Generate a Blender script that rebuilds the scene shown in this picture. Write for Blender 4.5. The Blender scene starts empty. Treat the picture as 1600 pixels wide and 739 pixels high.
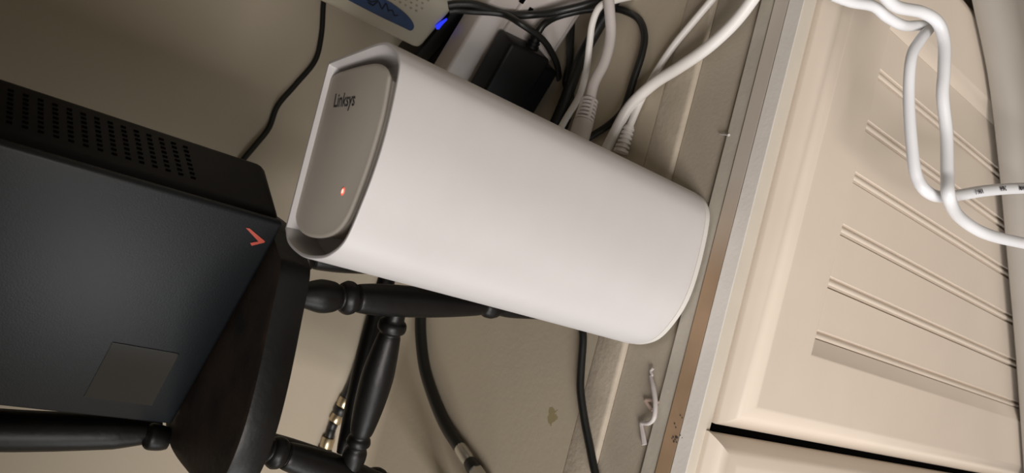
import bpy, bmesh, math, random
from mathutils import Vector, Matrix
random.seed(4)
SC = bpy.context.scene
COL = SC.collection

# ------------------------------------------------------------------ camera
# World: X to the right along the cabinet, Y away from the camera towards the wall, Z up. Cabinet top is Z = 0.
F = 1200.0; CX, CY = 800.0, 369.5
PT, RO, YW = .649375, .329266, -.099045
CAMZ = .295
dn = Vector((math.cos(PT)*math.cos(RO), math.cos(PT)*math.sin(RO), math.sin(PT)))
fh = Vector((0, 0, 1)); fh = (fh-fh.dot(dn)*dn).normalized()
rg = dn.cross(fh)
if rg.y > 0: rg = -rg
AX = math.cos(YW)*fh+math.sin(YW)*rg
RX = math.cos(YW)*rg-math.sin(YW)*fh
cam = bpy.data.cameras.new('camera'); co = bpy.data.objects.new('camera', cam); COL.objects.link(co)
cam.sensor_width = 36; cam.lens = 27; cam.clip_start = .01
m = Matrix.Identity(4)
for i, v in enumerate((RX, AX, -dn)):
    m[i][0] = v.x; m[i][1] = -v.y; m[i][2] = -v.z
m[2][3] = CAMZ
co.matrix_world = m
cam.dof.use_dof = True; cam.dof.focus_distance = .36; cam.dof.aperture_fstop = 16
SC.camera = co
O = Vector((0, 0, CAMZ))
def ray(x, y):
    r = Vector(((x-CX)/F, (y-CY)/F, 1)); return Vector((r.dot(RX), r.dot(AX), -r.dot(dn)))
def onZ(x, y, Z): r = ray(x, y); return O+r*((Z-CAMZ)/r.z)
def onY(x, y, Y): r = ray(x, y); return O+r*(Y/r.y)
WY, RC = .505, .035                       # wall plane, radius of the coved corner
def onS(x, y, off=0.0):                  # point on the ledge / cove / wall, lifted by off
    r = ray(x, y); t = .2
    while t < 1.2:
        p = O+r*t
        dy, dz = WY-off-p.y, p.z-off
        if p.y > WY-RC and p.z < RC:
            inside = (RC-off)-math.hypot(p.y-(WY-RC), p.z-RC)
        else: inside = min(dy, dz)
        if inside <= 0: return p
        t += .0008
    return p

# ------------------------------------------------------------------ light
W = bpy.data.worlds.new('room'); SC.world = W; W.use_nodes = True
W.node_tree.nodes['Background'].inputs[0].default_value = (1, .90, .74, 1)
W.node_tree.nodes['Background'].inputs[1].default_value = .32
def area(name, loc, target, size, power, color, sy=None):
    l = bpy.data.lights.new(name, 'AREA'); l.energy = power; l.color = color; l.size = size
    if sy: l.shape = 'RECTANGLE'; l.size_y = sy
    o = bpy.data.objects.new(name, l); COL.objects.link(o); o.location = loc
    o.rotation_euler = (Vector(target)-Vector(loc)).to_track_quat('-Z', 'Y').to_euler()
    return o
area('room_lamp', (-.66, -.85, .55), (.05, .22, 0), .5, 19, (1, .94, .895))
sl = area('side_lamp', (-.85, -.10, .02), (.06, .21, -.10), .3, .75, (.96, .98, 1)); sl.data.spread = math.radians(75)
SC.view_settings.view_transform = 'Standard'; SC.view_settings.look = 'None'
SC.view_settings.exposure = -.12; SC.view_settings.gamma = 1; SC.view_settings.use_curve_mapping = False

# ------------------------------------------------------------------ materials
def mat(name, col, rough=.5, var=.0, scale=40, col2=None, bump=0, bscale=300, spec=.5, coat=0):
    M = bpy.data.materials.new(name); M.use_nodes = True
    nt = M.node_tree; b = nt.nodes['Principled BSDF']
    b.inputs['Roughness'].default_value = rough; b.inputs['Specular IOR Level'].default_value = spec
    b.inputs['Coat Weight'].default_value = coat
    tc = nt.nodes.new('ShaderNodeTexCoord')
    nz = nt.nodes.new('ShaderNodeTexNoise'); nz.inputs['Scale'].default_value = scale; nz.inputs['Detail'].default_value = 5
    nt.links.new(tc.outputs['Object'], nz.inputs['Vector'])
    rp = nt.nodes.new('ShaderNodeValToRGB'); nt.links.new(nz.outputs['Fac'], rp.inputs['Fac'])
    c2 = col2 or tuple(c*(1-var) for c in col)
    rp.color_ramp.elements[0].position = .35; rp.color_ramp.elements[1].position = .65
    rp.color_ramp.elements[0].color = (*c2, 1); rp.color_ramp.elements[1].color = (*col, 1)
    nt.links.new(rp.outputs['Color'], b.inputs['Base Color'])
    if bump:
        n2 = nt.nodes.new('ShaderNodeTexNoise'); n2.inputs['Scale'].default_value = bscale; n2.inputs['Detail'].default_value = 4
        nt.links.new(tc.outputs['Object'], n2.inputs['Vector'])
        bp = nt.nodes.new('ShaderNodeBump'); bp.inputs['Strength'].default_value = bump; bp.inputs['Distance'].default_value = .001
        nt.links.new(n2.outputs['Fac'], bp.inputs['Height']); nt.links.new(bp.outputs['Normal'], b.inputs['Normal'])
    M['rp'] = 1
    return M
def emit(name, col, s):
    M = bpy.data.materials.new(name); M.use_nodes = True; b = M.node_tree.nodes['Principled BSDF']
    b.inputs['Base Color'].default_value = (*col, 1); b.inputs['Emission Color'].default_value = (*col, 1)
    b.inputs['Emission Strength'].default_value = s
    return M
WALLC = (.46, .40, .31)
M_router = mat('router_plastic', (.575, .557, .56), .5, .02, 60, bump=.06, bscale=2500)
M_rtop = mat('router_plate', (.58, .54, .48), .55, .02, 60, bump=.05, bscale=2500)
M_rdark = mat('router_slot', (.16, .15, .135), .7)
M_rbase = mat('router_base', (.66, .64, .61), .6)
M_ink = mat('ink', (.04, .04, .045), .6)
M_door = mat('door_paint', (.68, .595, .505), .38, .03, 25, bump=.05, bscale=120)
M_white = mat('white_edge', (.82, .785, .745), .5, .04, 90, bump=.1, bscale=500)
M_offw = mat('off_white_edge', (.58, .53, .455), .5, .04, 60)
M_grey = mat('grey_board', (.50, .465, .40), .6, .12, 45, bump=.15, bscale=400)
M_shade_tone = mat('shade_toned_board', (.42, .37, .30), .65, .08, 40, bump=.15, bscale=500)  # shade of the sunken strip is put into this darker tone
M_strip = mat('strip_paint', (.47, .41, .33), .65, .12, 70, bump=.3, bscale=350)
M_black = mat('black_paint', (.0035, .0032, .003), .44, .4, 80, bump=.15, bscale=260, spec=.32)
M_seat = mat('worn_seat', (.012, .010, .009), .5, 0, 55, col2=(.030, .020, .014), bump=.2, bscale=200, spec=.3)
M_bplas = mat('black_plastic', (.003, .003, .0034), .48, spec=.25)
M_gside = mat('gateway_side', (.004, .0035, .0042), .5, spec=.15)
M_slate = mat('gateway_front', (.0062, .0078, .0096), .42, .1, 400, bump=.08, bscale=1500, spec=.32)
M_hole = mat('vent_hole', (.001, .001, .001), .9, spec=.02)
M_stick = mat('glossy_sticker', (.010, .009, .008), .08, coat=.6)
M_red = mat('red_print', (.40, .05, .025), .5)
M_bcab = mat('black_cable', (.007, .0075, .007), .42, .2, 200)
M_wcab = mat('white_cable', (.74, .72, .70), .42)
M_bluew = mat('white_cable_cool', (.76, .77, .80), .4)
M_gcab = mat('grey_white_cable', (.52, .48, .47), .5)
M_gold = mat('brass', (.55, .45, .30), .3); M_gold.node_tree.nodes['Principled BSDF'].inputs['Metallic'].default_value = .9
M_steel = mat('nickel', (.6, .58, .54), .3); M_steel.node_tree.nodes['Principled BSDF'].inputs['Metallic'].default_value = .9
M_modem = mat('modem_plastic', (.52, .48, .39), .5, .03)
M_blue = mat('blue_label', (.012, .05, .16), .4, .3, 120)
M_navy = mat('navy_print', (.006, .012, .03), .5)
M_strp = mat('power_strip_plastic', (.55, .50, .48), .45)
M_bench = mat('bench_paint', (.30, .272, .24), .6, .05, 30)
M_floor = mat('floor_wood', (.16, .11, .07), .5, .3, 12)
M_shade_shelf = mat('shade_shelf_paint', (.25, .21, .16), .6)
M_pink = mat('pinkish_plastic', (.55, .42, .36), .5)
M_led = emit('led_red', (1, .10, .06), 1.1)
M_ledc = emit('led_core', (1, .50, .40), 1.6)
M_ledb = emit('led_blue', (.02, .04, 1), .8)

# wall: same paint as the mouldings, with one chipped patch and faint scuffs
M_wall = mat('wall_paint', WALLC, .7, .05, 9, bump=.12, bscale=260)
def chip(M, centre, rad, col):
    nt = M.node_tree; b = nt.nodes['Principled BSDF']; old = b.inputs['Base Color'].links[0].from_socket
    g = nt.nodes.new('ShaderNodeNewGeometry'); nz = nt.nodes.new('ShaderNodeTexNoise'); nz.inputs['Scale'].default_value = 260
    nt.links.new(g.outputs['Position'], nz.inputs['Vector'])
    ds = nt.nodes.new('ShaderNodeVectorMath'); ds.operation = 'DISTANCE'; ds.inputs[1].default_value = centre
    nt.links.new(g.outputs['Position'], ds.inputs[0])
    ma = nt.nodes.new('ShaderNodeMath'); ma.operation = 'MULTIPLY_ADD'; ma.inputs[1].default_value = .010; 
    nt.links.new(nz.outputs['Fac'], ma.inputs[0]); nt.links.new(ds.outputs['Value'], ma.inputs[2])
    lt = nt.nodes.new('ShaderNodeMath'); lt.operation = 'LESS_THAN'; lt.inputs[1].default_value = rad+.005
    nt.links.new(ma.outputs[0], lt.inputs[0])
    mx = nt.nodes.new('ShaderNodeMix'); mx.data_type = 'RGBA'
    nt.links.new(lt.outputs[0], mx.inputs['Factor']); nt.links.new(old, mx.inputs['A']); mx.inputs['B'].default_value = (*col, 1)
    nt.links.new(mx.outputs['Result'], b.inputs['Base Color'])
chip(M_wall, onS(862, 650), .0040, (.30, .25, .14))
# raw wood edge: tan, overpainted grey to the right
M_raw = mat('raw_wood', (.41, .275, .17), .6, .18, 35)
nt = M_raw.node_tree; b = nt.nodes['Principled BSDF']; old = b.inputs['Base Color'].links[0].from_socket
g = nt.nodes.new('ShaderNodeNewGeometry'); sp = nt.nodes.new('ShaderNodeSeparateXYZ'); nt.links.new(g.outputs['Position'], sp.inputs[0])
mr = nt.nodes.new('ShaderNodeMapRange'); mr.inputs['From Min'].default_value = .035; mr.inputs['From Max'].default_value = .085
nt.links.new(sp.outputs['X'], mr.inputs['Value'])
mx = nt.nodes.new('ShaderNodeMix'); mx.data_type = 'RGBA'; nt.links.new(mr.outputs['Result'], mx.inputs['Factor'])
nt.links.new(old, mx.inputs['A']); mx.inputs['B'].default_value = (.55, .495, .44, 1); nt.links.new(mx.outputs['Result'], b.inputs['Base Color'])

# ------------------------------------------------------------------ helpers
def unplace(o):
    v = Vector((0, 0, 0))
    if o.parent is None: v = o.location
    return Matrix.Translation(-v)
def link(name, bm, m, parent=None, smooth=False, kind=None, loc=None):
    bmesh.ops.recalc_face_normals(bm, faces=bm.faces)
    me = bpy.data.meshes.new(name); bm.to_mesh(me); bm.free()
    me.materials.append(m)
    if smooth:
        for p in me.polygons: p.use_smooth = True
        me.set_sharp_from_angle(angle=math.radians(42))
    o = bpy.data.objects.new(name, me); COL.objects.link(o)
    if parent: o.parent = parent; o.matrix_parent_inverse = unplace(parent)
    if kind: o['kind'] = kind
    return o
def thing(name, label, cat, loc, group=None):
    o = bpy.data.objects.new(name, None); COL.objects.link(o); o.location = loc; o.empty_display_size = .02
    return tag(o, label, cat, group)
def tag(o, label, cat, group=None):
    o['label'] = label; o['category'] = cat
    if group: o['group'] = group
    return o
def cr(pts, n=8, closed=False):
    pts = [Vector(p) for p in pts]; out = []; N = len(pts)
    segs = N if closed else N-1
    for i in range(segs):
        if closed: p0, p1, p2, p3 = (pts[(i+k-1) % N] for k in range(4))
        else:
            p1, p2 = pts[i], pts[i+1]
            p0 = pts[i-1] if i else p1*2-p2
            p3 = pts[i+2] if i+2 < N else p2*2-p1
        for k in range(n):
            t = k/n
            out.append(.5*((2*p1)+(p2-p0)*t+(2*p0-5*p1+4*p2-p3)*t*t+(3*p1-p0-3*p2+p3)*t**3))
    if not closed: out.append(pts[-1].copy())
    return out
def tube(bm, pts, r, seg=12, spline=True, n=10, flat=None):
    """r a number or a list (one per given point); round ends"""
    P = cr(pts, n) if spline else [Vector(p) for p in pts]
    if isinstance(r, (list, tuple)):
        rr = []
        for i in range(len(P)):
            t = i/(len(P)-1)*(len(r)-1); k = min(int(t), len(r)-2); rr.append(r[k]+(r[k+1]-r[k])*(t-k))
    else: rr = [r]*len(P)
    T = [(P[min(i+1, len(P)-1)]-P[max(i-1, 0)]).normalized() for i in range(len(P))]
    nrm = T[0].orthogonal().normalized(); rings = []
    for i, p in enumerate(P):
        nrm = (nrm-nrm.dot(T[i])*T[i]).normalized(); bi = T[i].cross(nrm)
        rings.append([bm.verts.new(p+(nrm*math.cos(a)+bi*math.sin(a))*rr[i]) for a in [2*math.pi*k/seg for k in range(seg)]])
    for A, B in zip(rings, rings[1:]):
        for k in range(seg): bm.faces.new((A[k], A[(k+1) % seg], B[(k+1) % seg], B[k]))
    bm.faces.new(rings[0][::-1]); bm.faces.new(rings[-1])
    return bm
def lathe(bm, A, B, prof, seg=20):
    """prof: (t along A->B in 0..1, radius)"""
    A, B = Vector(A), Vector(B)
    return tube(bm, [A+(B-A)*t for t, _ in prof], [q for _, q in prof], seg, False) if False else _lathe(bm, A, B, prof, seg)
def _lathe(bm, A, B, prof, seg):
    d = (B-A).normalized(); n = d.orthogonal().normalized(); b = d.cross(n); rings = []
    for t, r in prof:
        c = A+(B-A)*t
        rings.append([bm.verts.new(c+(n*math.cos(2*math.pi*k/seg)+b*math.sin(2*math.pi*k/seg))*r) for k in range(seg)])
    for P, Q in zip(rings, rings[1:]):
        for k in range(seg): bm.faces.new((P[k], P[(k+1) % seg], Q[(k+1) % seg], Q[k]))
    bm.faces.new(rings[0][::-1]); bm.faces.new(rings[-1]); return bm
def smoothprof(pts, n=6):
    return [(p.x, max(p.y, .0003)) for p in cr([(a, b, 0) for a, b in pts], n)]
def box(bm, x0, x1, y0, y1, z0, z1, bev=0, M=None, seg=2):
    r = bmesh.ops.create_cube(bm, size=1)
    for v in r['verts']: v.co = Vector((x0+(v.co.x+.5)*(x1-x0), y0+(v.co.y+.5)*(y1-y0), z0+(v.co.z+.5)*(z1-z0)))
    vs = r['verts']
    if bev:
        ed = list({e for v in vs for e in v.link_edges})
        q = bmesh.ops.bevel(bm, geom=ed, offset=bev, segments=seg, affect='EDGES', profile=.5)
        vs = list({v for f in q['faces'] for v in f.verts} | {v for v in vs if v.is_valid})
    if M is not None:
        for v in vs: v.co = M @ v.co
    return vs
def loft(bm, rings, cap0=True, cap1=True):
    R = [[bm.verts.new(p) for p in r] for r in rings]; n = len(R[0])
    for A, B in zip(R, R[1:]):
        for k in range(n): bm.faces.new((A[k], A[(k+1) % n], B[(k+1) % n], B[k]))
    if cap0: bm.faces.new(R[0][::-1])
    if cap1: bm.faces.new(R[-1])
    return bm
def inset2(out, d):
    """inset a closed 2D outline (list of Vector, any winding)"""
    n = len(out); ar = sum(out[i].x*out[(i+1) % n].y-out[(i+1) % n].x*out[i].y for i in range(n)); s = 1 if ar > 0 else -1
    res = []
    for i in range(n):
        a = (out[i]-out[i-1]); b = (out[(i+1) % n]-out[i])
        na = Vector((-a.y, a.x, 0)).normalized()*s; nb = Vector((-b.y, b.x, 0)).normalized()*s
        k = na+nb; L = k.length
        if L < 1e-6: res.append(out[i].copy()); continue
        k /= L; res.append(out[i]+k*(d/max(k.dot(na), .55)))
    return res
def text_mesh(name, body, size, M, m, parent, extrude=.00008, align='LEFT', squash=1):
    c = bpy.data.curves.new(name, 'FONT'); c.body = body; c.size = size; c.extrude = extrude; c.align_x = align; c.offset = size*.012; c.resolution_u = 3
    t = bpy.data.objects.new(name, c); COL.objects.link(t); bpy.context.view_layer.update()
    me = bpy.data.meshes.new_from_object(t.evaluated_get(bpy.context.evaluated_depsgraph_get()))
    bpy.data.objects.remove(t); me.transform(M @ Matrix.Diagonal((squash, 1, 1, 1))); me.materials.clear(); me.materials.append(m); me.name = name
    o = bpy.data.objects.new(name, me); COL.objects.link(o)
    if parent: o.parent = parent; o.matrix_parent_inverse = unplace(parent)
    return o
def frame(o, ex, ey, ez):
    M = Matrix.Identity(4)
    for i in range(3): M[i][0] = ex[i]; M[i][1] = ey[i]; M[i][2] = ez[i]; M[i][3] = o[i]
    return M

# ------------------------------------------------------------------ setting
bm = bmesh.new()
prof = [(.2903, -.45), (.2903, 0)]
prof += [(WY-RC+RC*math.sin(a), RC-RC*math.cos(a)) for a in [math.pi/2*k/14 for k in range(15)]]
prof += [(WY, .9), (WY+.03, .9), (WY+.03, -.45)]
loft(bm, [[Vector((x, y, z)) for y, z in prof] for x in (-1.0, 1.0)])
link('wall_back', bm, M_wall, smooth=True, kind='structure')
bm = bmesh.new()                                                       # moulding strip with an eased front edge
pr = [(.2903, -.006), (.2900, .0001), (.2885, .0005), (.2725, .0005), (.2712, .0002), (.2704, -.0008), (.2704, -.006)]
loft(bm, [[Vector((x, y, z)) for y, z in pr] for x in (-.7, .7)])
link('trim_1', bm, M_strip, smooth=True, kind='structure')
bm = bmesh.new(); box(bm, -1.2, 1.2, -1.6, .29, -.47, -.45); link('floor', bm, M_floor, kind='structure')
bm = bmesh.new(); box(bm, -1.0, 1.0, .01, WY, .312, .335, .002); link('unseen_shade_shelf', bm, M_shade_shelf, kind='structure')  # unseen shelf added overhead to shade the upper wall

# ------------------------------------------------------------------ cabinet
cab = thing('cabinet', 'cream painted cabinet with beadboard door and bare wood back edge, under the white router', 'cabinet', (.1, .21, -.45))
bm = bmesh.new(); box(bm, -.62, .66, .2165, .2900, -.45, -.0042); link('carcass', bm, M_offw, cab)
bm = bmesh.new(); box(bm, -.62, .66, .2425, .2702, -.0042, -.0022, .0004); o = link('back_board', bm, M_shade_tone, cab); o['label'] = 'beige sunken board toned darker for shade, at the back of the top'
bm = bmesh.new(); box(bm, -.62, .66, .2331, .2414, -.0042, -.0006, .0005); o = link('middle_board', bm, M_grey, cab); o['label'] = 'grey-green painted board'
bm = bmesh.new(); box(bm, -.62, .66, .2244, .2328, -.0042, 0, .0004); o = link('raw_edge', bm, M_raw, cab); o['label'] = 'bare tan wood edge'
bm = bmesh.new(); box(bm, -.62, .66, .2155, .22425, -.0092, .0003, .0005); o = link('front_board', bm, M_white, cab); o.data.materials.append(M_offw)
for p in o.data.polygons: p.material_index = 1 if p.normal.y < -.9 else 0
o['label'] = 'white front edge board'
bm = bmesh.new()
for x, y in [(1063, 649), (1066, 653), (1054, 662), (1056, 668), (1050, 685), (1052, 683), (1056, 683), (1058, 684), (1053, 690), (1055, 687), (1063, 680), (1066, 684), (1057, 691)]:
    p = onZ(x, y, .0002); r_ = random.uniform(.00025, .0005)
    bmesh.ops.create_icosphere(bm, subdivisions=1, radius=r_, matrix=Matrix.Translation(p) @ Matrix.Diagonal((1.4, 1, .6, 1)))
o = link('specks', bm, M_ink, cab, kind='stuff')
def door(x0, x1, zt, zb, ox0, ox1, oz1, oz0, planks):
    ring = lambda a, b, t, c, y: [Vector((a, y, t)), Vector((b, y, t)), Vector((b, y, c)), Vector((a, y, c))]
    bm = bmesh.new(); R = [ring(x0, x1, zt, zb, .2164), ring(x0, x1, zt, zb, .2138)]
    for k, (i, y) in enumerate([(.0006, .2129), (.0022, .2105), (.0045, .2079), (.0075, .2056), (.0100, .2043), (.0112, .2036), (.0124, .2034), (.0127, .2034)]):
        R.append(ring(x0+i, x1-i, zt-i, zb+i, y))
    R += [ring(ox0-.0005, ox1+.0005, oz1+.0005, oz0-.0005, .2034), ring(ox0, ox1, oz1, oz0, .2034), ring(ox0+.0006, ox1-.0006, oz1-.0006, oz0+.0006, .2037),
          ring(ox0+.0086, ox1-.0086, oz1-.0030, oz0+.0086, .2068), ring(ox0+.0088, ox1-.0088, oz1-.0032, oz0+.0088, .2164)]
    loft(bm, R, True, True)
    d = link('door', bm, M_door, cab, smooth=True)
    pw = planks[1]-planks[0]
    if planks:
        # one plank: flat, a groove, a half round bead, a groove
        prf = [(0, .2086), (.0009, .2083)]+[(.0009+.0016*(1-math.cos(a)), .2080-.0013*math.sin(a)) for a in [math.pi*k/6 for k in range(7)]]
        prf += [(.0046, .2084), (.0055, .2068), (pw-.0008, .2068), (pw-.0002, .2086), (pw, .2130), (0, .2130)]
        for i, gx in enumerate(planks[:-1]):
            if i == 0:
                b2 = bmesh.new(); P2 = [(a+gx, y) for a, y in prf]
                loft(b2, [[Vector((a, y, z)) for a, y in P2] for z in (oz1-.0020, oz0+.004)])
                first = link('plank', b2, M_door, d, smooth=True)
                base = gx
            else:
                c = first.copy(); COL.objects.link(c); c.parent = d; c.matrix_parent_inverse = first.matrix_parent_inverse.copy(); c.location.x += gx-base
    return d
px = [.0205+.0275*k for k in range(7)]
door(-.0300, .2390, -.0100, -.43, .0125, .1935, -.0565, -.38, px)
door(-.3020, -.0338, -.0062, -.43, -.2600, -.0780, -.0530, -.38, [v-.272 for v in px])
bm = bmesh.new(); box(bm, -.0342, -.0296, .2150, .2166, -.43, -.0102); link('gap_shadow_strip', bm, M_hole, cab)

# ------------------------------------------------------------------ white router
HT = .1800
rt = thing('router', 'tall white router with red lit dot on its recessed top, standing on the cabinet edge', 'router', (.035, .27, 0))
curve = cr([(.0757, .302, 0), (.0757, .275, 0), (.0757, .257, 0), (.0737, .2455, 0), (.0672, .2387, 0), (.0572, .2362, 0), (.0381, .2355, 0), (.0225, .2370, 0),
            (.0105, .2415, 0), (.0005, .2485, 0), (-.0045, .2580, 0), (-.0058, .2680, 0), (-.0045, .2790, 0), (.0005, .2868, 0), (.0095, .2915, 0)], 8)
def closed(c, corner): return c+[c[-1]+(corner-c[-1])*t for t in (.25, .5, .75, .97)]
OUT = closed(curve, Vector((.0753, .3032, 0)))
tpx = [(514, 96), (560, 78), (598, 65), (616, 72), (624, 88), (624, 115), (607, 195), (589, 257), (567, 316), (541, 375), (517, 399), (495, 405), (470, 400), (450, 381), (445, 357)]
TOP = closed(cr([Vector(onZ(x, y, HT).xy.to_3d()) for x, y in tpx], 8), Vector(onZ(512.5, 96.5, HT).xy.to_3d()))
def mid(t): return [a+(b-a)*t for a, b in zip(OUT, TOP)]
def ringz(o, z): return [Vector((p.x, p.y, z)) for p in o]
bm = bmesh.new()
R = [ringz(inset2(OUT, .0012), .0006), ringz(inset2(OUT, .0004), .0010), ringz(inset2(OUT, .0002), .0042)]
loft(bm, R); o = link('base_ring', bm, M_rbase, rt, smooth=True)
bm = bmesh.new()
R = [ringz(inset2(OUT, .0006), .0043), ringz(OUT, .0049)]+[ringz(mid(k/6), .0049+(HT-.0055)*k/6) for k in range(1, 7)]
R += [ringz(inset2(TOP, .0002), HT-.0001), ringz(inset2(TOP, .0006), HT), ringz(inset2(TOP, .0013), HT-.0001), ringz(inset2(TOP, .0016), HT-.0010), ringz(inset2(TOP, .0026), HT-.0125)]
loft(bm, R); link('body', bm, M_router, rt, smooth=True)
zt = HT-.0022
ppx = [(519, 117), (545, 107), (573, 100), (590, 99), (601, 104), (607, 114), (607, 126), (599, 171), (590, 206), (576.6, 251), (559.5, 299), (542.5, 339), (525, 362), (503, 371), (481, 369), (466, 358), (460.5, 340), (462, 318), (471, 270), (485, 215), (499, 158), (507, 133)]
plate = [Vector((p.x, p.y, 0)) for p in cr([onZ(*p, zt) for p in ppx], 5, True)]
bm = bmesh.new()
loft(bm, [ringz(inset2(plate, .0022), HT-.0124), ringz(inset2(plate, .0016), zt-.0024), ringz(inset2(plate, .0002), zt-.0014), ringz(plate, zt-.0006), ringz(inset2(plate, .0004), zt-.0002), ringz(inset2(plate, .0014), zt)])
tp = link('top_plate', bm, M_rtop, rt, smooth=True); tp['label'] = 'greyer recessed top plate'
M = frame((.0543, .2884, zt+.0001), (0.0, -1, 0), (1, .30, 0), (0, 0, 1))
t = text_mesh('logo_text', 'Linksys', .0081, M, M_ink, tp, .00005, squash=.82); t['label'] = 'dark grey lettering'
lp = onZ(536, 299, zt)
for nm, rr, mm, zz in (('led_ring', .0012, M_led, .00012), ('led', .0008, M_ledc, .0002)):
    bm = bmesh.new(); bmesh.ops.create_cone(bm, cap_ends=True, segments=20, radius1=rr, radius2=rr*.9, depth=.0002, matrix=Matrix.Translation((lp.x, lp.y, zt+zz)) @ Matrix.Diagonal((1.25, 1, 1, 1)))
    link(nm, bm, mm, tp)
bm = bmesh.new(); oi = inset2(TOP, .0042); n = len(oi)
for k in range(42, 92):
    a, b_ = oi[k], oi[k+1]; L = (b_-a).length; m_ = max(1, int(L/.0016))
    for j in range(m_):
        p = a+(b_-a)*((j+.5)/m_); d = (b_-a).normalized(); q = Vector((-d.y, d.x, 0))
        Mx = frame((p.x, p.y, HT-.0121), d, q, (0, 0, 1)); box(bm, -.0002, .0002, -.0016, .0022, -.0003, .0001, M=Mx)
link('vent_slots', bm, M_rdark, rt, kind='stuff')

# ------------------------------------------------------------------ small black chair
ch = thing('small_chair', 'small black painted chair with turned legs and worn seat, holding the dark box', 'chair', (-.05, .33, 0))
ZS = .175
so = cr([(-.0060, .3085, 0), (-.0120, .3010, 0), (-.0290, .2965, 0), (-.0578, .2905, 0), (-.0800, .2895, 0), (-.0990, .2960, 0), (-.1070, .3120, 0), (-.1085, .3360, 0), (-.1075, .3650, 0), (-.100, .384, 0),
         (-.080, .392, 0), (-.020, .392, 0), (0.004, .386, 0), (.0095, .365, 0), (.004, .330, 0)], 6, True)
bm = bmesh.new()
loft(bm, [ringz(inset2(so, .0022), .1605), ringz(inset2(so, .0006), .1613), ringz(so, .1635), ringz(so, .1728), ringz(inset2(so, .0006), .1745), ringz(inset2(so, .0020), .1750), ringz(inset2(so, .0045), .1749)])
st = link('seat', bm, M_black, ch, smooth=True)
st.data.materials.append(M_seat)
for p in st.data.polygons:
    if p.normal.z > .8 and p.center.z > .173: p.material_index = 1
def lt(x): return (.1612-onY(x, 462+(x-470)*.068, .312).z)/.161
LP = smoothprof([(0, .0046), (lt(476), .0056), (lt(500), .0074), (lt(520), .0068), (lt(530), .0054), (lt(535), .0066), (lt(543), .0077), (lt(551), .0072), (lt(557), .0058), (lt(563), .0066), (lt(600), .0075), (lt(650), .0074), (lt(700), .0066), (lt(745), .0052), (lt(757), .0046), (lt(763), .0056), (lt(771), .0062), (lt(779), .0056), (lt(785), .0046), (lt(810), .0054), (.96, .0050), (1, .0052)], 4)
l0, l1 = onY(400, 697, .338), onY(520, 735, .338); ld = (l1-l0)/(l1.z-l0.z)
legs = [(onY(463, 461, .312)+Vector((0, 0, .001)), (.0022, .316, .0002)), (l0+ld*(.1612-l0.z), l0+ld*(.0002-l0.z)),
        (onY(452, 410, .372), (.020, .362, .0002)), (Vector((-.100, .380, .1615)), (-.126, .372, .0002))]
for A, B in legs:
    bm = bmesh.new(); A = Vector(A); A.z = .1612; lathe(bm, A, B, LP, 22); link('leg', bm, M_black, ch, smooth=True)
SPf = smoothprof([(0, .0040), (.04, .0046), (.075, .0050), (.095, .0066), (.13, .0068), (.15, .0050), (.18, .0056), (.30, .0070), (.42, .0078), (.58, .0072), (.72, .0058), (.755, .0046), (.775, .0056), (.80, .0060), (.825, .0048), (.86, .0058), (.92, .0056), (1, .004)], 4)
bm = bmesh.new(); lathe(bm, onY(622, 478, .314), onY(545, 742, .338), SPf, 22); link('stretcher', bm, M_black, ch, smooth=True)
SPb = smoothprof([(0, .0035), (.1, .0045), (.5, .0062), (.9, .0045), (1, .0035)], 6)
bm = bmesh.new(); lathe(bm, Vector((.0075, .367, .09)), Vector((-.103, .368, .085)), SPb, 18); link('stretcher', bm, M_black, ch, smooth=True)
bm = bmesh.new()                                                       # rear left post: a turned bead, then a flat curved upright
pA = onZ(263, 686, .1745)
lathe(bm, pA, pA+Vector((.0004, .0006, .010)), smoothprof([(0, .0048), (.3, .0058), (.8, .0062), (1, .0050)], 4), 16)
pts = [onY(252, 675, .378), onY(180, 675, .381), onY(90, 674, .385), onY(0, 672, .389), onY(-120, 664, .394)]
tube(bm, pts, [.0046, .0078, .0088, .0093, .0090], 18); link('back_post', bm, M_black, ch, smooth=True)
bm = bmesh.new()
q1 = pts[-1]; q0 = Vector((.015, q1.y+.012, q1.z+.006))
tube(bm, [q1, (q1+q0)/2+Vector((0, .008, .004)), q0], .0075, 16); link('back_rail', bm, M_black, ch, smooth=True)
bm = bmesh.new(); tube(bm, [Vector((.004, .377, .174)), Vector((.012, .391, .24)), q0], [.005, .0072, .0072], 16); link('back_post', bm, M_black, ch, smooth=True)

# ------------------------------------------------------------------ dark gateway box on the chair
fl0 = Vector((.0018, .3100, 0)); fl1 = Vector((-.0984, .3699, 0))
ux = (fl0-fl1).normalized(); uy = Vector((-ux.y, ux.x, 0))           # ux to the right along the front, uy into depth
if uy.y < 0: uy = -uy
BW = (fl0-fl1).length; BD, BH = .049, .126
gb = thing('gateway_box', 'dark slate box with perforated side and orange-red tick, standing on the small chair', 'router', (fl1.x, fl1.y, ZS))
GM = frame((fl1.x, fl1.y, ZS-.0001), ux, uy, (0, 0, 1))
bm = bmesh.new()
vs = box(bm, 0, BW+.004, .0035, BD, .0003, BH, .0055, seg=4)
for v in bm.verts: v.co = GM @ v.co
link('body', bm, M_gside, gb, smooth=True)
bm = bmesh.new(); box(bm, 0.0, BW+.0036, 0, .0042, .0006, BH-.0004, .0018, seg=3)
for v in bm.verts: v.co = GM @ v.co
fp = link('front_panel', bm, M_slate, gb, smooth=True); fp['label'] = 'slate grey front panel'
bm = bmesh.new()
for i in range(18):
    for j in range(8):
        y0 = .0140+j*.0034; z0 = .036+i*.0049+j*.0002
        box(bm, BW+.00395, BW+.0042, y0, y0+.0014, z0, z0+.0019)
for v in bm.verts: v.co = GM @ v.co
link('vent_holes', bm, M_hole, gb, kind='stuff')
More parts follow.
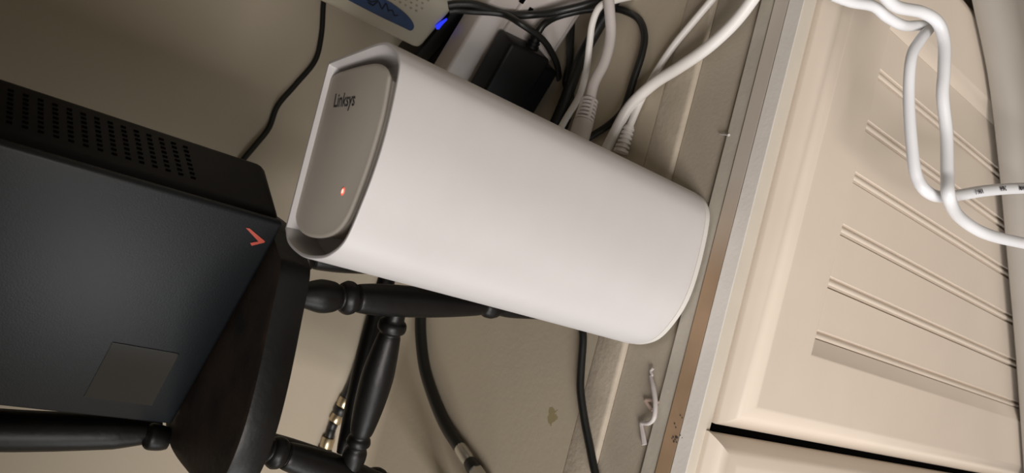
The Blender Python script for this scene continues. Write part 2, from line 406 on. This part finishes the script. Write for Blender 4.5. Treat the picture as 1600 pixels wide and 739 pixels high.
# points of the front face under given pixels
def onF(x, y, e=0):
    r = ray(x, y); nrm = uy; t = (Vector((fl1.x, fl1.y, 0))-O-nrm*e).dot(nrm)/r.dot(nrm); return O+r*t
def flatpoly(bm, pix, e0, e1):
    A = [bm.verts.new(onF(x, y, e0)) for x, y in pix]; B = [bm.verts.new(onF(x, y, e1)) for x, y in pix]; n = len(A)
    bm.faces.new(A); bm.faces.new(B[::-1])
    for k in range(n): bm.faces.new((A[k], A[(k+1) % n], B[(k+1) % n], B[k]))
bm = bmesh.new(); flatpoly(bm, [(384, 356), (390, 357), (414, 377), (413, 379), (393, 384), (391, 379.5), (404, 377.5)], .0003, -.0001)
o = link('tick_mark', bm, M_red, gb); o['label'] = 'orange-red tick printed on the front'
bm = bmesh.new(); flatpoly(bm, [(176, 535), (280, 553), (237, 634), (131, 620)], .0003, -.0001)
o = link('sticker', bm, M_stick, gb); o['label'] = 'glossy square sticker'

# ------------------------------------------------------------------ added dark box under the modem, modem, power strip, adapter
ZM = .0668
mo = onZ(655, 81, ZM); mr_ = onZ(720, 3, ZM)
mx_ = (mr_-mo); mx_.z = 0; mx_.normalize(); my_ = Vector((-mx_.y, mx_.x, 0))
if my_.y < 0: my_ = -my_
md = thing('modem', 'ivory upright modem with blue label and blue light, half cut off by the frame top', 'modem', (mo.x, mo.y, ZM))
MM = frame((mo.x, mo.y, ZM), mx_, my_, (0, 0, 1))
bm = bmesh.new(); box(bm, 0, .130, 0, .030, 0, .19, .005, M=MM, seg=3); mb = link('body', bm, M_modem, md, smooth=True)
def onM(x, y, e):
    r = ray(x, y); t = (mo-O-my_*e).dot(my_)/r.dot(my_); return O+r*t
def polyM(bm, pix, e):
    A = [bm.verts.new(onM(x, y, e)) for x, y in pix]; B = [bm.verts.new(onM(x, y, -.0002)) for x, y in pix]; n = len(A)
    bm.faces.new(A); bm.faces.new(B[::-1])
    for k in range(n): bm.faces.new((A[k], A[(k+1) % n], B[(k+1) % n], B[k]))
lab = cr([(500, -25, 0), (540, -2, 0), (590, 24, 0), (630, 43, 0), (642, 48, 0), (647, 41, 0), (640, 28, 0), (622, 12, 0), (600, -2, 0), (560, -22, 0), (520, -40, 0)], 4, True)
bm = bmesh.new(); polyM(bm, [(p.x, p.y) for p in lab], .0004); lo = link('label', bm, M_blue, md); lo['label'] = 'blue leaf shaped label'
bm = bmesh.new()
for pp in ([(570, -3), (580, 3), (590, 1), (584, 8)], [(592, 3), (597, 14), (603, 6), (607, 18)], [(606, 16), (613, 17), (616, 24), (622, 24)], [(575, 4), (583, 9)]):
    tube(bm, [onM(x, y, .0005) for x, y in pp], .0005, 6)
o = link('scribble', bm, M_navy, lo, kind='stuff')
bm = bmesh.new(); polyM(bm, [(682, 46), (680, 40), (688, 34), (698, 28), (699, 31), (692, 38), (686, 46)], .0006); o = link('led', bm, M_ledb, md); o['label'] = 'glowing blue light'
bm = bmesh.new(); MI = MM.inverted(); lx = max((MI @ onM(q.x, q.y, 0)).x for q in lab)
for i in range(14):
    for j in range(16):
        u, v = .016+i*.0034, .018+j*.0040+(.002 if i % 2 else 0)
        if u > lx+.002: bmesh.ops.create_icosphere(bm, subdivisions=1, radius=.0010, matrix=Matrix.Translation(MM @ Vector((u, -.0001, v))) @ Matrix.Diagonal((1, .4, 1, 1)))
link('vent_dots', bm, mat('modem_dimple', (.36, .33, .26), .6), md, kind='stuff')

bb = thing('shade_gap_box', 'added black box filling the shaded gap behind the white power strip, under the ivory modem', 'box', (mo.x, mo.y, 0))  # added to carry the modem; its black stands in for the gap's shade
BM_ = frame((mo.x, mo.y, 0), mx_, my_, (0, 0, 1))
bm = bmesh.new(); box(bm, -.03, .125, .001, .030, .0002, ZM-.0003, .003, M=BM_); link('body', bm, M_bplas, bb, smooth=True)
bm = bmesh.new(); box(bm, -.022, .118, -.0004, .0015, .010, ZM-.010, .0005, M=BM_); link('face_panel', bm, M_gside, bb)

# power strip: leans on the black box, one corner hidden by the router
s0 = onZ(697, 112, .064); s1 = onZ(765, 0, .064)
ex = (s1-s0).normalized()
p2 = onZ(886, 58, .004); ey = (p2-s1); ey = (ey-ey.dot(ex)*ex).normalized(); ez = ex.cross(ey)
if ez.dot(O-s0) < 0: ez = -ez
SW = (p2-s1).dot(ey) if (p2-s1).dot(ey) > 0 else .045
ps = thing('power_strip', 'white power strip with outlets and a black adapter plugged in, by the cables', 'power strip', (s0+ex*.03+ey*SW/2))
SM = frame(s0, ex, ey, ez)
bm = bmesh.new(); box(bm, -.025, .20, 0, SW, -.022, 0, .0025, M=SM, seg=3); link('body', bm, M_strp, ps, smooth=True)
bm = bmesh.new(); box(bm, -.022, .197, SW*.30, SW-.004, -.001, .0028, .0018, M=SM, seg=3); link('face', bm, M_strp, ps, smooth=True)
def onP(x, y, e=.0028):
    r = ray(x, y); t = (s0+ez*e-O).dot(ez)/r.dot(ez); return O+r*t
SMi = SM.inverted()
for x, y in [(782, 72), (817, 0), (828, 17)]:
    c = SMi @ onP(x, y); bm = bmesh.new(); box(bm, c.x-.0022, c.x+.0022, c.y-.0016, c.y+.0016, .0024, .0031, .0005, M=SM); link('outlet_hole', bm, M_hole, ps)
# adapter
ad = thing('power_adapter', 'square black power adapter plugged into the white power strip', 'adapter', tuple(onP(820, 120)))
c = SMi @ onP(797, 70, .004); c2 = SMi @ onP(884, 108, .004)
a0, a1 = onP(800, 66, .026), onP(846, 88, .026)
ay = (a1-a0); aw = ay.length; ay.normalize(); ax = ez.cross(ay)
if (onP(765, 130, .026)-a0).dot(ax) < 0: ax = -ax
AM = frame(a0, ax, ay, ez)
bm = bmesh.new(); box(bm, 0, .055, 0, aw+.008, -.0228, 0, .0025, M=AM, seg=3); link('body', bm, M_bplas, ad, smooth=True)
bm = bmesh.new(); box(bm, .006, .05, aw*.8, aw+.021, -.021, -.006, .0022, M=AM, seg=3); link('cord_block', bm, M_gside, ad, smooth=True)
c0 = onP(829, 78, .014)+ez*.0
d0 = onP(840, 52, .014)
bm = bmesh.new(); lathe(bm, c0, d0, [(0, .0044), (.3, .0044), (.31, .0036), (.4, .0036), (.41, .0041), (.52, .0041), (.53, .0033), (.62, .0033), (.63, .0036), (.74, .0036), (.75, .0028), (1, .0024)], 14); link('strain_relief', bm, M_bplas, ad, smooth=True)
bm = bmesh.new(); tube(bm, [d0, onP(850, 38, .013), onP(868, 27, .010), onP(900, 18, .012), onP(960, 6, .016), onP(1010, -30, .018)], .0022); link('cord', bm, M_bcab, ad, smooth=True)

# ------------------------------------------------------------------ cables
def cable(name, label, pts, r, m, cat='cable', group=None, n=10):
    bm = bmesh.new(); tube(bm, pts, r, 14, True, n); o = link(name, bm, m, smooth=True); return tag(o, label, cat, group)
def cabthing(name, label, pts, r, m, cat='cable'):
    t = thing(name, label, cat, tuple(pts[0])); bm = bmesh.new(); tube(bm, pts, r, 14); link('cord', bm, m, t, smooth=True); return t
S = onS
cable('black_cable', 'thin black cord hanging on the wall between the ivory modem and the dark box', [S(508, -20, .0022), S(505, 10, .0022), S(502, 55, .0022), S(492, 95, .0022), S(462, 132, .0022), S(434, 165, .0022), S(420, 200, .0022), S(398, 228, .0022), S(378, 252, .0022), S(350, 290, .0022)], .0018, M_bcab)
cable('black_cable', 'black cord sagging straight across the power strip face, upper of two', [onP(700, 8, .004), onP(716, 6, .005), onP(745, 8, .0065), onP(790, 22, .0068), onP(830, 23, .008), onP(880, 16, .018), onP(930, 2, .022), onP(970, -20, .022)], .0024, M_bcab)
cable('black_cable', 'black cord curving over the power strip and down behind the adapter', [onP(702, 17, .004), onP(715, 16, .005), onP(740, 18, .006), onP(785, 22, .010), onP(815, 38, .020), onP(848, 62, .020), onP(866, 90, .016), onP(872, 108, .013), onP(874, 125, .012)], .0020, M_bcab)
cable('black_cable', 'thin black cord running straight down right of the black adapter', [S(896, -20, .003), S(893, 40, .003), S(890, 95, .003), S(884, 130, .003), S(892, 150, .004), S(888, 180, .003), S(872, 225, .003)], .0022, M_bcab)
cable('power_cable', 'thick black flat cord slanting behind the two bundled white cables', [S(990, -40, .006), S(955, 8, .006), S(930, 50, .006), S(908, 90, .006), S(893, 130, .0075), S(880, 165, .006), S(858, 215, .005)], .0038, M_bcab)
cable('black_cable', 'black cord in a wide bend right of the white cables', [S(950, 12, .003), S(975, 17, .003), S(998, 30, .003), S(1007, 55, .003), S(1003, 85, .003), S(990, 125, .003), S(982, 150, .003), S(972, 175, .003), S(950, 196, .003), S(925, 212, .003), S(890, 235, .003)], .0021, M_bcab)
# white cables plugged into the router
t = cabthing('network_cable', 'thick grey-white cable with ribbed plug boot behind the router', [onY(921, 160, .318), onY(928, 130, .320), onY(945, 95, .322), onY(954, 55, .325), onY(952, 10, .327), onY(947, -40, .33)], .0031, M_gcab)
q0, q1 = onY(903, 222, .314), onY(921, 158, .318)
bm = bmesh.new(); lathe(bm, q0, q1, [(0, .0056), (.48, .0056), (.50, .0050)], 18); link('plug', bm, M_gcab, t, smooth=True)
bm = bmesh.new(); lathe(bm, q0, q1, [(.45, .0040), (1, .0034)], 14); link('boot_core', bm, M_rdark, t, smooth=True)
bm = bmesh.new()
for k in range(6):
    f = .50+k*.092; lathe(bm, q0+(q1-q0)*f, q0+(q1-q0)*(f+.052), [(0, .0055-.00012*k), (1, .0055-.00012*k)], 18)
for a in (0, 1, 2, 3):
    d_ = (q1-q0).normalized(); n_ = d_.orthogonal().normalized(); n_ = Matrix.Rotation(a*math.pi/2+.5, 3, d_) @ n_
    tube(bm, [q0+(q1-q0)*.49+n_*.0046, q0+(q1-q0)*1.0+n_*.0041], .0011, 8, False)
link('rib', bm, M_gcab, t, smooth=True, kind='stuff')
cable('white_cable', 'thin white printed cord beside the grey-white ribbed cable', [onY(868, 215, .345), onY(884, 186, .345), onY(905, 150, .343), onY(916, 110, .340), onY(921, 70, .338), onY(926, 35, .336), onY(938, 10, .334), onY(960, 1, .333), onY(1000, -8, .333)], .0020, M_wcab)
cable('network_cable', 'thick white cable curving from router back up across the cabinet top', [onZ(940, 250, .0065), onZ(957, 215, .0065), onZ(983, 168, .0062), onZ(1020, 132, .006), onZ(1062, 105, .006), onZ(1105, 75, .0065), onZ(1145, 38, .0075), onZ(1175, 0, .009), onZ(1200, -40, .010)], .0032, M_wcab)
t = cabthing('power_cable', 'thin white cord with notched strain relief passing under the thick white cable', [onZ(983, 200, .0035), onZ(1000, 160, .0033), onZ(1022, 118, .0026), onZ(1050, 75, .0026), onZ(1080, 38, .0028), onZ(1112, 0, .003), onZ(1145, -40, .003)], .0020, M_wcab)
q0, q1 = onZ(970, 238, .0042), onZ(984, 197, .0035)
bm = bmesh.new(); pf = []
for k in range(6): pf += [(k/6, .0042-.0002*k), (k/6+.09, .0042-.0002*k), (k/6+.091, .0026), (k/6+.165, .0026)]
lathe(bm, q0, q1, pf+[(1, .0022)], 14); link('strain_relief', bm, M_wcab, t, smooth=True)
# lower side
cable('black_cable', 'black cord from under the router across the pale moulding strip', [onZ(905, 490, .004), onZ(911, 525, .0035), onZ(908, 575, .0030), onZ(907, 610, .0030), onZ(913, 655, .0036), onZ(921, 695, .0036), onZ(930, 739, .0034), onZ(945, 790, .0028), onZ(985, 900, .0028), onZ(1000, 1010, .0028)], .0021, M_bcab)
pts = [S(664, 440, .0048), S(657, 500, .0042), S(661, 560, .0038), S(672, 605, .0038), S(694, 660, .0038), S(722, 705, .0038)]
t = cabthing('coaxial_cable', 'thick black coaxial cable ending in a nickel connector, lying on the pale ledge', pts, .0040, M_bcab)
a_, b_ = S(719, 700, .0040), S(734, 722, .0042); dd = b_-a_
bm = bmesh.new(); lathe(bm, a_, b_, [(0, .0040), (.2, .0043), (.8, .0043), (1, .0038)], 18); link('connector', bm, M_steel, t, smooth=True)
bm = bmesh.new(); lathe(bm, b_, b_+dd*.6, [(0, .0040), (.5, .0046), (1, .0046)], 18); link('rubber_ring', bm, M_bcab, t, smooth=True)
bm = bmesh.new(); lathe(bm, b_+dd*.6, b_+dd*1.7, [(0, .0045), (1, .0045)], 6); link('connector_nut', bm, M_steel, t)
pts = [S(600, 440, .004), S(580, 500, .004), S(566, 555, .004), S(553, 595, .004), S(541, 622, .004)]
t = cabthing('coaxial_cable', 'black coaxial cable behind the turned chair stretcher with brass coloured couplings', pts, .0042, M_bcab)
chain = [(541, 622), (535, 636), (530, 647), (522, 660), (518, 670), (514, 684), (509, 700), (503, 714), (492, 738), (430, 860)]
specs = [('connector', .0049, M_gold), ('rubber_ring', .0054, M_bcab), ('connector', .0047, M_gold), ('cord', .0034, M_bcab), ('cord', .0034, M_bcab), ('connector', .0048, M_gold), ('rubber_ring', .0052, M_bcab), ('cord', .0034, M_bcab), ('cord', .0034, M_bcab)]
for (a_, b_), (nm, rr, mm) in zip(zip(chain, chain[1:]), specs):
    bm = bmesh.new(); lathe(bm, S(*a_, .0045), S(*b_, .0045), [(0, rr*.92), (.12, rr), (.88, rr), (1, rr*.92)], 14); link(nm, bm, mm, t, smooth=True)

# bent white clip, pinkish scrap, small nail on the sunken board
z0 = -.0006
bm = bmesh.new()
tube(bm, [onZ(1021, 575, z0), onZ(1017, 580, z0), onZ(1019, 586, z0), onZ(1016, 589, z0)], .0007, 8)
tube(bm, [onZ(1017, 588, z0), onZ(1021, 606, .001), onZ(1024, 630, .002), onZ(1022, 652, .002), onZ(1014, 661, .001), onZ(1003, 661, z0), onZ(1002, 666, z0)], [.0009, .0013, .0012, .0012, .0011, .0011, .0011], 10)
tube(bm, [onZ(1002, 664, z0), onZ(1005, 680, z0), onZ(1007, 695, z0)], [.0010, .0013, .0014], 8)
tag(link('cable_clip', bm, M_gcab, smooth=True), 'bent white plastic clip lying on the sunken board below the router', 'clip')
bm = bmesh.new(); tube(bm, [onZ(1030, 629, -.001), onZ(1018, 626, -.001), onZ(1009, 625, -.001)], .0008, 8); tube(bm, [onZ(1009, 626, -.001), onZ(1013, 633, -.001), onZ(1019, 641, -.001)], .0010, 8)
tag(link('plastic_scrap', bm, M_pink, smooth=True), 'small pinkish plastic scrap beside the bent white clip', 'scrap')
bm = bmesh.new(); lathe(bm, onZ(1139, 211, .0005), onZ(1124, 209, -.0012), [(0, .0007), (.1, .0007), (.11, .0004), (.9, .0004), (1, .0002)], 10)
tag(link('nail', bm, M_gcab, smooth=True), 'tiny white nail stuck in the crack right of the router', 'nail')

# ------------------------------------------------------------------ bench in front and the looped white cable
bn = thing('board', 'plain grey-beige board with curved rounded edge leaning on the beadboard door', 'board', (.12, .19, -.45))
e = [onY(x, y, .1995) for x, y in [(1505, -90), (1520, 0), (1545, 120), (1562, 260), (1575, 400), (1589, 560), (1600, 720), (1612, 900)]]
e = [(p.x, p.z) for p in e]
crv = cr([(x, z, 0) for x, z in [(e[0][0]+.10, e[0][1]-.01)]+e], 5)
oc = crv+[Vector((crv[-1].x+.01, -.449, 0)), Vector((crv[0].x+.05, -.449, 0)), Vector((crv[0].x+.05, crv[0].y-.06, 0))]
def ringy(o, y): return [Vector((p.x, y, p.y)) for p in o]
bm = bmesh.new(); Rb = .013
loft(bm, [ringy(inset2(oc, .002), .2010), ringy(inset2(oc, .0004), .2000), ringy(oc, .1985)]+[ringy(inset2(oc, Rb*(1-math.cos(a))), (.1965-Rb*math.sin(a))) for a in [math.pi/2*k/6 for k in range(7)]])
link('panel', bm, M_bench, bn, smooth=True)
A1 = [onY(1300, -8, .165), onY(1330, 4, .160), onY(1375, 18, .152), onY(1415, 38, .146), onY(1440, 40, .146), onY(1452, 41, .147)]
Aloop = [onY(1300, -8, .172), onY(1330, 3, .170), onY(1365, 10, .168), onY(1385, 26, .166), onY(1412, 40, .164), onY(1438, 40, .162), onY(1452, 44, .160), onY(1438, 62, .158), onY(1424, 90, .157), onY(1420, 150, .156), onY(1424, 220, .153), onY(1432, 275, .150), onY(1452, 302, .147), onY(1482, 307, .150), onY(1540, 298, .148), onY(1600, 294, .146), onY(1680, 296, .143)]
B1 = [onY(1375, -14, .160), onY(1400, 10, .158), onY(1440, 19, .155), onY(1465, 35, .152), onY(1475, 65, .150), onY(1475, 110, .148), onY(1473, 150, .147), onY(1479, 210, .145), onY(1480, 270, .142), onY(1483, 310, .139), onY(1500, 340, .149), onY(1540, 365, .148), onY(1600, 380, .146), onY(1680, 394, .143)]
lc = thing('looped_cable', 'white printed cable dangling in a loop in front of the beadboard door', 'cable', tuple(Aloop[0]))
bm = bmesh.new(); tube(bm, Aloop, [.0022, .0022, .0027], 16); link('strand', bm, M_bluew, lc, smooth=True)
bm = bmesh.new(); tube(bm, B1, [.0024, .0024, .0028], 16); link('strand', bm, M_bluew, lc, smooth=True)
# print along the cable, seen upside down
def tvec(x, y, Y): return onY(x, y, Y)
for s, (x0, x1, ya, yb, Z0, Z1) in (('AWM', (1592, 1569, 293.5, 294.5, .1463, .1470)), ('2464', (1561, 1536, 295, 298, .1473, .1481)), ('VW-1', (1525, 1494, 299.5, 304.5, .1485, .1497))):
    pA, pB = onY(x0, ya, Z0), onY(x1, yb, Z1); e1 = (pB-pA); L = e1.length; e1.normalize(); to = (O-pA); to = (to-to.dot(e1)*e1).normalized(); e2 = to.cross(e1)
    c = pA+to*.0031-e2*.0010
    M = frame(c, e1, e2, to); tx = text_mesh('print', s, .0032, M, M_ink, lc, .00006, squash=.88)
